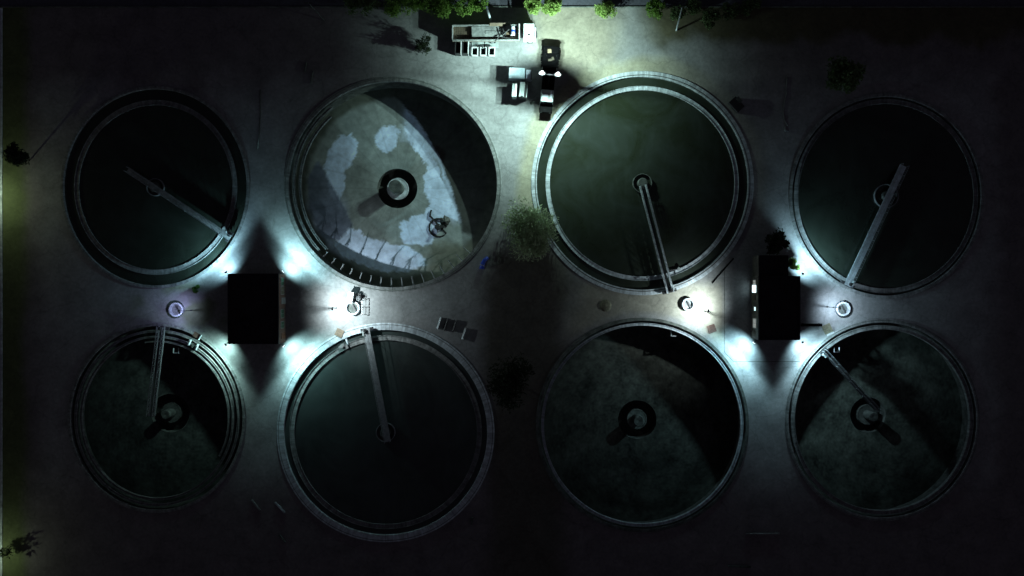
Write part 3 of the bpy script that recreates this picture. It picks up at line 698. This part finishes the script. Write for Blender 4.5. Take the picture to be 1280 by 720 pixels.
# two tall cabinets
T = thing('storage_cabinet', 'narrow white tall cabinet below the small box truck', 'cabinet', P(643.0, 116.5, 0), R_(-4), 'white cabinets below the box truck')
MB().box((0, 0, .95), (.75, 2.1, 1.9)).build('body', 'grey_paint', T, bevel=.03); MB().box((.18, 0, 1.93), (.3, 2.0, .06)).build('roof_strip', 'white_paint', T)
MB().box((.385, 0, .9), (.02, .9, 1.6)).build('door', 'dark_steel', T)
T = thing('storage_cabinet', 'wider white tall cabinet with a dark groove, next to the narrow one', 'cabinet', P(653.8, 115.8, 0), R_(-6), 'white cabinets below the box truck')
MB().box((0, 0, .9), (1.35, 2.5, 1.8)).build('body', 'dark_steel', T, bevel=.03)
MB().box((-.2, 0, 1.86), (.75, 2.4, .12)).build('roof_strip', 'grey_paint', T, bevel=.02); MB().box((.62, 0, 1.85), (.12, 2.4, .1)).build('edge_rail', 'grey_paint', T)
MB().box((-.1, -1.12, 1.95), (.4, .16, .06)).build('groove', 'black_paint', T)
# lighting truck: cab at the bottom, black body at the top, mast with two lamps in the middle
A = P(687.5, 91.5, 6.9); A.z = 0
ROT = R_(85.0)     # local +x points up the picture
T = thing('lighting_truck', 'black truck carrying a mast with two glaring white lamps', 'truck', A, ROT)
MB().box((1.1, 0, .8), (9.2, .9, .3)).build('chassis', 'black_paint', T)
MB().box((4.35, 0, 1.15), (3.3, 2.75, .4)).box((2.4, 0, 1.1), (.7, 2.2, .5)).box((5.4, 0, 1.45), (1.0, 2.4, .25)).box((4.2, .95, 1.5), (1.2, .5, .35)).box((4.1, -1.1, 1.45), (1.4, .4, .3)).build('body', 'black_paint', T, bevel=.05)
mb = MB()
for x in (3.2, 4.5, 5.7): mb.box((x, 0, 1.38), (.14, 3.0, .12))
mb.box((5.6, 1.42, 1.2), (.5, .24, .4)).box((4.4, -1.45, 1.2), (.8, .24, .4)).box((3.8, 1.42, 1.2), (.6, .24, .4)).build('body_ribs', 'black_paint', T)
MB().box((5.1, .25, 1.62), (.6, .6, .12), .1).build('hatch', 'wood', T)
MB().tube([(3.7, .35, 1.45), (3.8, -.3, 1.5)], .2, 10).box((4.0, -.4, 1.45), (.5, .3, .2), .4).build('winch', 'dark_wood', T)
cb = MB().frustum((-2.25, 0, .7), (2.1, 2.15), (1.95, 1.95), 1.5).build('cab', 'grey_paint', T, bevel=.08)
MB().box((-4.0, 0, 1.05), (1.4, 1.95, .6)).build('hood', 'black_paint', cb, bevel=.06)
MB().box((-3.33, 0, 1.85), (.06, 1.8, .55), 0, Matrix.Rotation(R_(20), 3, 'Y')).build('windscreen', 'glass', cb)
MB().box((-2.4, .3, 2.23), (.7, .8, .06)).box((-2.1, -.6, 2.22), (1.2, .2, .05)).build('roof_hatch', 'blue_white_paint', cb)
for s in (-1, 1): MB().box((-4.72, s * .7, 1.15), (.03, .3, .2)).build('headlight', 'pale_concrete', cb)
for x in (-3.6, 3.4, 5.2):
    for s in (-1, 1): wheel(T, x, s * .95, .5, .28)
MB().box((.4, 0, 1.2), (3.0, 2.0, .5)).build('bed', 'black_paint', T)
LZ = 6.9
MB().cyl((0, 0, 1.4), .14, LZ - 2.1, 12, r1=.08).build('mast', 'black_paint', T)
MB().tube([(0, -1.25, LZ - .75), (0, 1.25, LZ - .75)], .05, 8).build('crossbar', 'black_paint', T)
for s, pw in ((-1, 16800), (1, 18800)):
    lp = MB().lathe([(.01, LZ - .49), (.26, LZ - .45), (.28, LZ - .42), (.27, LZ - .52), (.01, LZ - .56)], 24, 1, 1.75, c=(0, s * 1.22)).tube([(0, s * 1.22, LZ - .75), (0, s * 1.22, LZ - .5)], .05, 8).build('shade_tray', 'black_paint', T)  # opaque tray under the lamp, added and shaped to cast the dark ellipse
    lz = MB().lathe([(.01, LZ + .26), (.12, LZ + .24), (.22, LZ + .17), (.23, LZ + .14), (.01, LZ + .12)], 20, c=(0, s * 1.22)).build('lamp_dome', 'tower_lens', lp)
    tl = point(T, (0, s * 1.22, LZ), pw, (.70, 1.0, .91), .09)
    # photometric profile of the lamp: strongest at a flat angle, cut off just under the horizontal
    tl.data.use_nodes = True; tn = tl.data.node_tree; em = next(n for n in tn.nodes if n.type == 'EMISSION')
    tcn = tn.nodes.new('ShaderNodeTexCoord'); sx = tn.nodes.new('ShaderNodeSeparateXYZ'); ab = tn.nodes.new('ShaderNodeMath'); ab.operation = 'ABSOLUTE'
    fc = tn.nodes.new('ShaderNodeValToRGB'); el = fc.color_ramp.elements
    el[0].position = .04; el[0].color = (.02,) * 3 + (1,); el[1].position = 1; el[1].color = (.12,) * 3 + (1,)
    for p_, v_ in ((.12, .02), (.2, .16), (.27, .5), (.35, .95), (.43, 1.0), (.58, .68)):
        e_ = el.new(p_); e_.color = (v_, v_, v_, 1)
    tn.links.new(tcn.outputs['Normal'], sx.inputs[0]); tn.links.new(sx.outputs['Z'], ab.inputs[0]); tn.links.new(ab.outputs[0], fc.inputs[0]); tn.links.new(fc.outputs[0], em.inputs['Strength'])
tag(MB().frustum((0, 0, 0), (.9, .5), (.1, .1), .5, rz=.4).build('rubble', 'dark_concrete', loc=P(666, 128)), 'small dark lump on the ground below the box truck', 'rubble')

# ------------------------------------------------------------------ poles
def utility_pole(base, top, z, label, m='concrete', r=.11, lamp=False):
    a = P(*base); b = P(*top, z)
    T = thing('utility_pole', label, 'pole', a, 0, 'poles of the works')
    d = b - a
    MB().tube([(0, 0, 0), d * .5, d], r, 10, r * .6).build('pole', m, T)
    MB().box(d + Vector((0, 0, -.3)), (1.2, .1, .1)).build('crossarm', 'dark_steel', T)
    if lamp: MB().frustum(d, (.3, .6), (.2, .4), .15).build('lamp_head', 'white_paint', T)
utility_pole((613, 25), (608, 7), 7.5, 'pale leaning pole standing behind the long lorry', 'pale_concrete', .2)
utility_pole((845.5, 38), (852.5, 9), 9, 'thin pale pole among the dim shrubs right of the road trees', 'pale_concrete', .14)
utility_pole((405, 25), (385, 3), 8, 'thin dark pole with a pale foot at the upper left', 'dark_concrete', .09)
# street lamp just past the left edge
def street_lamp(px, py, label, power):
    T = thing('street_lamp', label, 'street lamp', P(px, py), 0, 'street lamps on the road beyond the left edge')
    MB().cyl((0, 0, 0), .1, 4, 10, r1=.06).build('pole', 'steel', T)
    h = MB().tube([(0, 0, 4), (.4, 0, 4.3), (1.1, 0, 4.4)], .045, 6).frustum((1.2, 0, 4.33), (.6, .3), (.45, .2), .12).build('lamp_head', 'grey_paint', T)
    MB().box((1.2, 0, 4.31), (.45, .22, .03)).build('lens', 'lamp_lens', h)
    point(T, (1.2, 0, 4.15), power, (.84, 1.0, .66), .1)
street_lamp(-11, 246, 'street lamp lighting the grass verge at the left edge beside the upper left tank', 620)
street_lamp(-12, 692, 'street lamp lighting the grass verge at the lower left corner', 360)

# ------------------------------------------------------------------ foliage
def leaves(mb, c, rad, n, size, clumps, flat=1.0, seed=1, wisp=0.0):
    rnd = random.Random(seed); cl = []
    for i in range(clumps):
        while True:
            q = Vector((rnd.uniform(-1, 1), rnd.uniform(-1, 1), rnd.uniform(-1, 1)))
            if q.length < 1: break
        cl.append((Vector((q.x * rad * .8, q.y * rad * .8, q.z * rad * .7 * flat)), rad * rnd.uniform(.22, .5)))
    for i in range(n):
        o, r = rnd.choice(cl)
        q = Vector((rnd.gauss(0, 1), rnd.gauss(0, 1), rnd.gauss(0, 1))); q.normalize(); q *= r * rnd.uniform(.35, 1.08)
        p = Vector(c) + o + q; s = size * rnd.uniform(.6, 1.4)
        u = Vector((rnd.gauss(0, 1), rnd.gauss(0, 1), rnd.gauss(0, .6))).normalized()
        if wisp: u = (u + q.normalized() * wisp).normalized()
        w = u.cross(Vector((rnd.gauss(0, 1), rnd.gauss(0, 1), rnd.gauss(0, 1)))).normalized()
        k = .28 if wisp else .55
        mb.add([p - u * s, p + w * s * k, p + u * s, p - w * s * k], [(0, 1, 2, 3)])
    return cl
def tree(px, py, rpx, hz, n, label, m, trunk=.12, size=.16, clumps=16, seed=1, cat='tree', wisp=0.0, flat=.8, name='broadleaf_tree', group=None):
    rad = rpx * S
    a = P(px, py, hz); base = Vector((a.x, a.y, 0))
    T = thing(name, label, cat, base, 0, group)
    mb = MB(); cl = leaves(mb, (0, 0, hz), rad, n, size, clumps, flat, seed, wisp)
    mb.build('crown', m, T)
    tk = MB().tube([(0, 0, 0), (.05, .03, hz * .4), (0, 0, hz * .8)], trunk, 8, trunk * .6)
    for o, r in cl[:7]: tk.tube([(0, 0, hz * .55), (o.x * .5, o.y * .5, hz * .8 + o.z * .4), (o.x, o.y, hz + o.z)], trunk * .45, 5, trunk * .12)
    tk.build('trunk', 'bark', T)
    return T
G = 'small trees along the road'
tree(489, 5, 18, 1.9, 1700, 'dim green round tree at the left end of the road row', 'leaf_mid', seed=2, group=G)
tree(440, 3, 14, 1.9, 1100, 'faint green crown at the top edge, leftmost of the whole road row', 'leaf_dull', seed=42, group=G)
tree(462, 5, 15, 1.9, 1000, 'very dim green tree at the far left of the road row', 'leaf_dull', seed=21, group=G)
tree(535, 5, 17, 1.9, 1700, 'mid green round tree by the road, left of the pair above the dark wall shadow', 'leaf_mid', seed=3, group=G)
tree(556, 6, 16, 1.9, 1700, 'mid green round tree by the road, middle of three touching crowns', 'leaf_mid', seed=4, group=G)
tree(578, 6, 14, 1.9, 1500, 'mid green round tree by the road, right of three touching crowns', 'leaf_mid', seed=5, group=G)
tree(598, 1, 12, 1.9, 1300, 'green crown cut by the top edge just left of the pale leaning pole', 'leaf_mid', seed=43, group=G)
tree(512, 3, 15, 1.9, 1700, 'dim green tree between the far left pair and the three touching crowns', 'leaf_mid', seed=41, group=G)
tree(666, 7, 12, 1.9, 3200, 'bright lime tree above the cab of the lorry', 'leaf_bright', seed=6, group=G)
tree(690, 6, 12, 1.9, 3200, 'bright lime tree straight above the black lamp truck', 'leaf_bright', seed=7, group=G)
tree(757, 10, 13, 1.9, 3600, 'largest bright lime tree hanging over the road edge', 'leaf_bright', seed=8, group=G)
tree(820, 8, 14, 1.9, 1900, 'green tree at the right end of the lit road row', 'leaf_mid', seed=9, group=G)
S_ = 'dim shrubs near the upper right corner of the yard'
for k, (x, y, r, lab) in enumerate(((846, 16, 11, 'dull shrub just left of the thin pale pole'), (868, 8, 12, 'dull shrub right above the thin pale pole'), (888, 22, 13, 'dull shrub right of the thin pale pole'),
                                (915, 12, 14, 'broad dull shrub farther right of the pale pole'), (938, 6, 13, 'dim tree at the top edge, rightmost of the dull shrubs'))):
    tree(x, y, r, 1.7, 1300, lab, 'leaf_dull', .07, .17, 14, 30 + k, 'shrub', flat=.6, name='shrub', group=S_)
tree(664, 289, 38, 2.4, 7000, 'big wispy green tree between the drained tank and the green tank', 'leaf_wispy', .2, .30, 40, 12, wisp=1.2, flat=.4)
tree(640, 484, 36, 5.0, 3000, 'dark tree between the lower middle tanks', 'leaf_dark', .2, .3, 22, 13, flat=.5, wisp=.8)
tree(1056, 96, 27, 5.0, 2600, 'dim tree in the darkness above the upper right tank', 'leaf_dull', .2, .3, 16, 15, flat=.5)
tree(975, 305, 17, 3.4, 1500, 'dark leafy tree above the right pump house', 'leaf_dark', .12, .26, 12, 16, flat=.7)
tree(992, 331, 8, 1.3, 900, 'bright green plant at the upper corner of the right pump house', 'leaf_bright', .05, .16, 9, 17, 'plant', flat=.8, name='potted_plant')
tree(529, 55, 13, 1.3, 1100, 'dark spiky bush left of the long lorry', 'leaf_dark', .06, .2, 12, 18, 'bush', wisp=1.2, flat=.6, name='bush')
tree(245.5, 361, 6, .5, 500, 'small green weed clump above the purple lit chamber', 'leaf_weed', .03, .12, 7, 19, 'weed', flat=.5, name='weed_clump')
tree(17, 194, 17, 4.0, 1500, 'dark tree over the lit verge at the left edge', 'leaf_dark', .12, .3, 12, 22, flat=.5, wisp=.6)
tree(6, 690, 9, 1.6, 260, 'sparse dark shrub on the lower left verge', 'leaf_dark', .06, .24, 8, 24, 'shrub', flat=.5, wisp=1.5, name='shrub')

# ------------------------------------------------------------------ bits and pieces
t = thing('tarpaulin_bundle', 'bright blue tarpaulin bundle lying right of the drained tank', 'tarpaulin', P(605, 328), R_(66))
MB().tube([(-1.1, -.1, .3), (-.4, .08, .34), (.3, .05, .3), (1.0, -.25, .25)], .4, 10, .26).build('sheet', 'blue_sheet', t, smooth=True)
MB().lathe([(.42, -.05), (.46, 0), (.42, .05), (.40, 0)], 16).build('tie', 'hose', t)
for x in (-.55,): t.children[1].rotation_euler = (0, R_(90), 0); t.children[1].location = (x, .05, .33)
def beam(px, py, L, an, label, m='concrete', w=.28):
    tag(MB().box((0, 0, .12), (L * S, w, .2), R_(an)).box((0, 0, .24), (L * S * .9, w * .6, .05), R_(an)).build('concrete_beam', m, loc=P(px, py)), label, 'beam', 'concrete beams lying in the dark yard')
beam(320, 631, 17, -50, 'pale beam left of the lower full tank, left of two')
beam(350, 634, 18, -48, 'pale beam left of the lower full tank, right of two', 'pale_concrete')
beam(353, 673, 12, -50, 'dim beam in the dark below the two pale beams', 'dark_concrete')
beam(953, 667, 42, 1, 'long pale beam in the dark at the bottom right', 'concrete', .22)
beam(924, 708, 28, -2, 'faint beam at the bottom edge below the long pale beam', 'dark_concrete')
beam(590, 651, 9, 78, 'tiny pale beam right of the lower full tank', 'dark_concrete')
beam(382, 84, 13, 80, 'pale beam above the drained tank, left of two', 'dark_concrete', .2)
beam(390, 97, 16, 80, 'pale beam above the drained tank, right of two', 'dark_concrete', .2)
for k, (px, py, lab) in enumerate(((549, 404, 'steel plate leaning in a row below the drained tank, first from the left'), (557, 406, 'steel plate leaning in a row below the drained tank, second from the left'),
                                   (568, 407, 'steel plate leaning in a row below the drained tank, third from the left'), (580, 417, 'steel plate leaning in a row below the drained tank, last on the right'))):
    tag(MB().box((0, 0, .22), (1.9, .09, .5), R_(72), Matrix.Rotation(R_(35), 3, 'X')).box((0, 0, .05), (.3, .5, .08), R_(72)).build('steel_plate', 'steel' if k in (0, 3) else 'dark_steel', loc=P(px, py)), lab, 'plate', 'steel plates leaning in a row')
def hose(pts, label, m='hose', r=.07):
    tag(MB().tube([P(x, y, .08) for x, y in pts], r, 6).build('hose', m, smooth=True), label, 'hose')
hose([(984, 96), (983.5, 104), (982.5, 112), (983, 118), (980.5, 128), (979, 140), (980, 148), (982, 153), (984.5, 157)], 'thin pale hose curving beside the upper right tank', 'concrete')
t = thing('standpipe', 'small L shaped standpipe at the end of the thin pale hose', 'pipe', P(982, 162))
MB().tube([(-.1, .5, .1), (-.1, -.2, .1), (.5, -.25, .1)], .1, 8).cyl((-.1, -.2, 0), .13, .5, 10).build('pipe', 'steel', t)
hose([(325, 112), (325.5, 140), (324, 165), (322, 186)], 'faint dark hose left of the drained tank', 'dark_concrete')
t = thing('utility_box', 'dim bluish box at the right rim of the green tank', 'box', P(919, 132), R_(-48))
MB().box((0, 0, .5), (2.2, 1.4, 1.0)).build('body', 'dark_steel', t, bevel=.04)
MB().box((0, -.85, .9), (2.4, .12, .1)).build('edge_bar', 'concrete', t)
MB().box((-.3, .7, 1.05), (1.0, .6, .08)).build('lid', 'dark_concrete', t)
tag(MB().lathe([(.01, .3), (.7, .18), (1.0, 0), (.01, -.01)], 14).build('sand_heap', 'olive_board', loc=P(757, 382)), 'small sandy heap between the green tank and the stained empty tank', 'heap')

# ------------------------------------------------------------------ world, moon, camera
W = bpy.data.worlds.new('World'); SC.world = W; W.use_nodes = True
nt = W.node_tree; bg = nt.nodes['Background']
sky = nt.nodes.new('ShaderNodeTexSky'); sky.sky_type = 'NISHITA'; sky.sun_disc = False
sky.sun_elevation = R_(20); sky.sun_rotation = R_(140)
hs = nt.nodes.new('ShaderNodeHueSaturation'); hs.inputs['Saturation'].default_value = .12
nt.links.new(sky.outputs[0], hs.inputs['Color'])
tint = nt.nodes.new('ShaderNodeMix'); tint.data_type = 'RGBA'; tint.blend_type = 'MULTIPLY'; tint.inputs[0].default_value = 1; tint.inputs[7].default_value = (1.0, .9, 1.2, 1)
nt.links.new(hs.outputs[0], tint.inputs[6]); nt.links.new(tint.outputs[2], bg.inputs['Color'])
bg.inputs['Strength'].default_value = .0054
sl = bpy.data.lights.new('moon', 'SUN'); sl.energy = .004; sl.angle = R_(.5); sl.color = (1.0, .97, .92)
so = bpy.data.objects.new('moon', sl); COL.objects.link(so); so.rotation_euler = (R_(70), 0, R_(140))
cd = bpy.data.cameras.new('camera'); cam = bpy.data.objects.new('camera', cd); COL.objects.link(cam)
cam.location = (0, 0, H); cam.rotation_euler = (0, 0, 0)
cd.sensor_width = 36; cd.lens = 36 * H / (1280 * S); cd.clip_end = 6000; cd.clip_start = .5
SC.camera = cam
SC.view_settings.view_transform = 'Standard'; SC.view_settings.look = 'None'; SC.view_settings.exposure = 0; SC.view_settings.gamma = 1
SC.cycles.use_denoising = True
SC.cycles.max_bounces = 5
SC.cycles.sample_clamp_indirect = 3
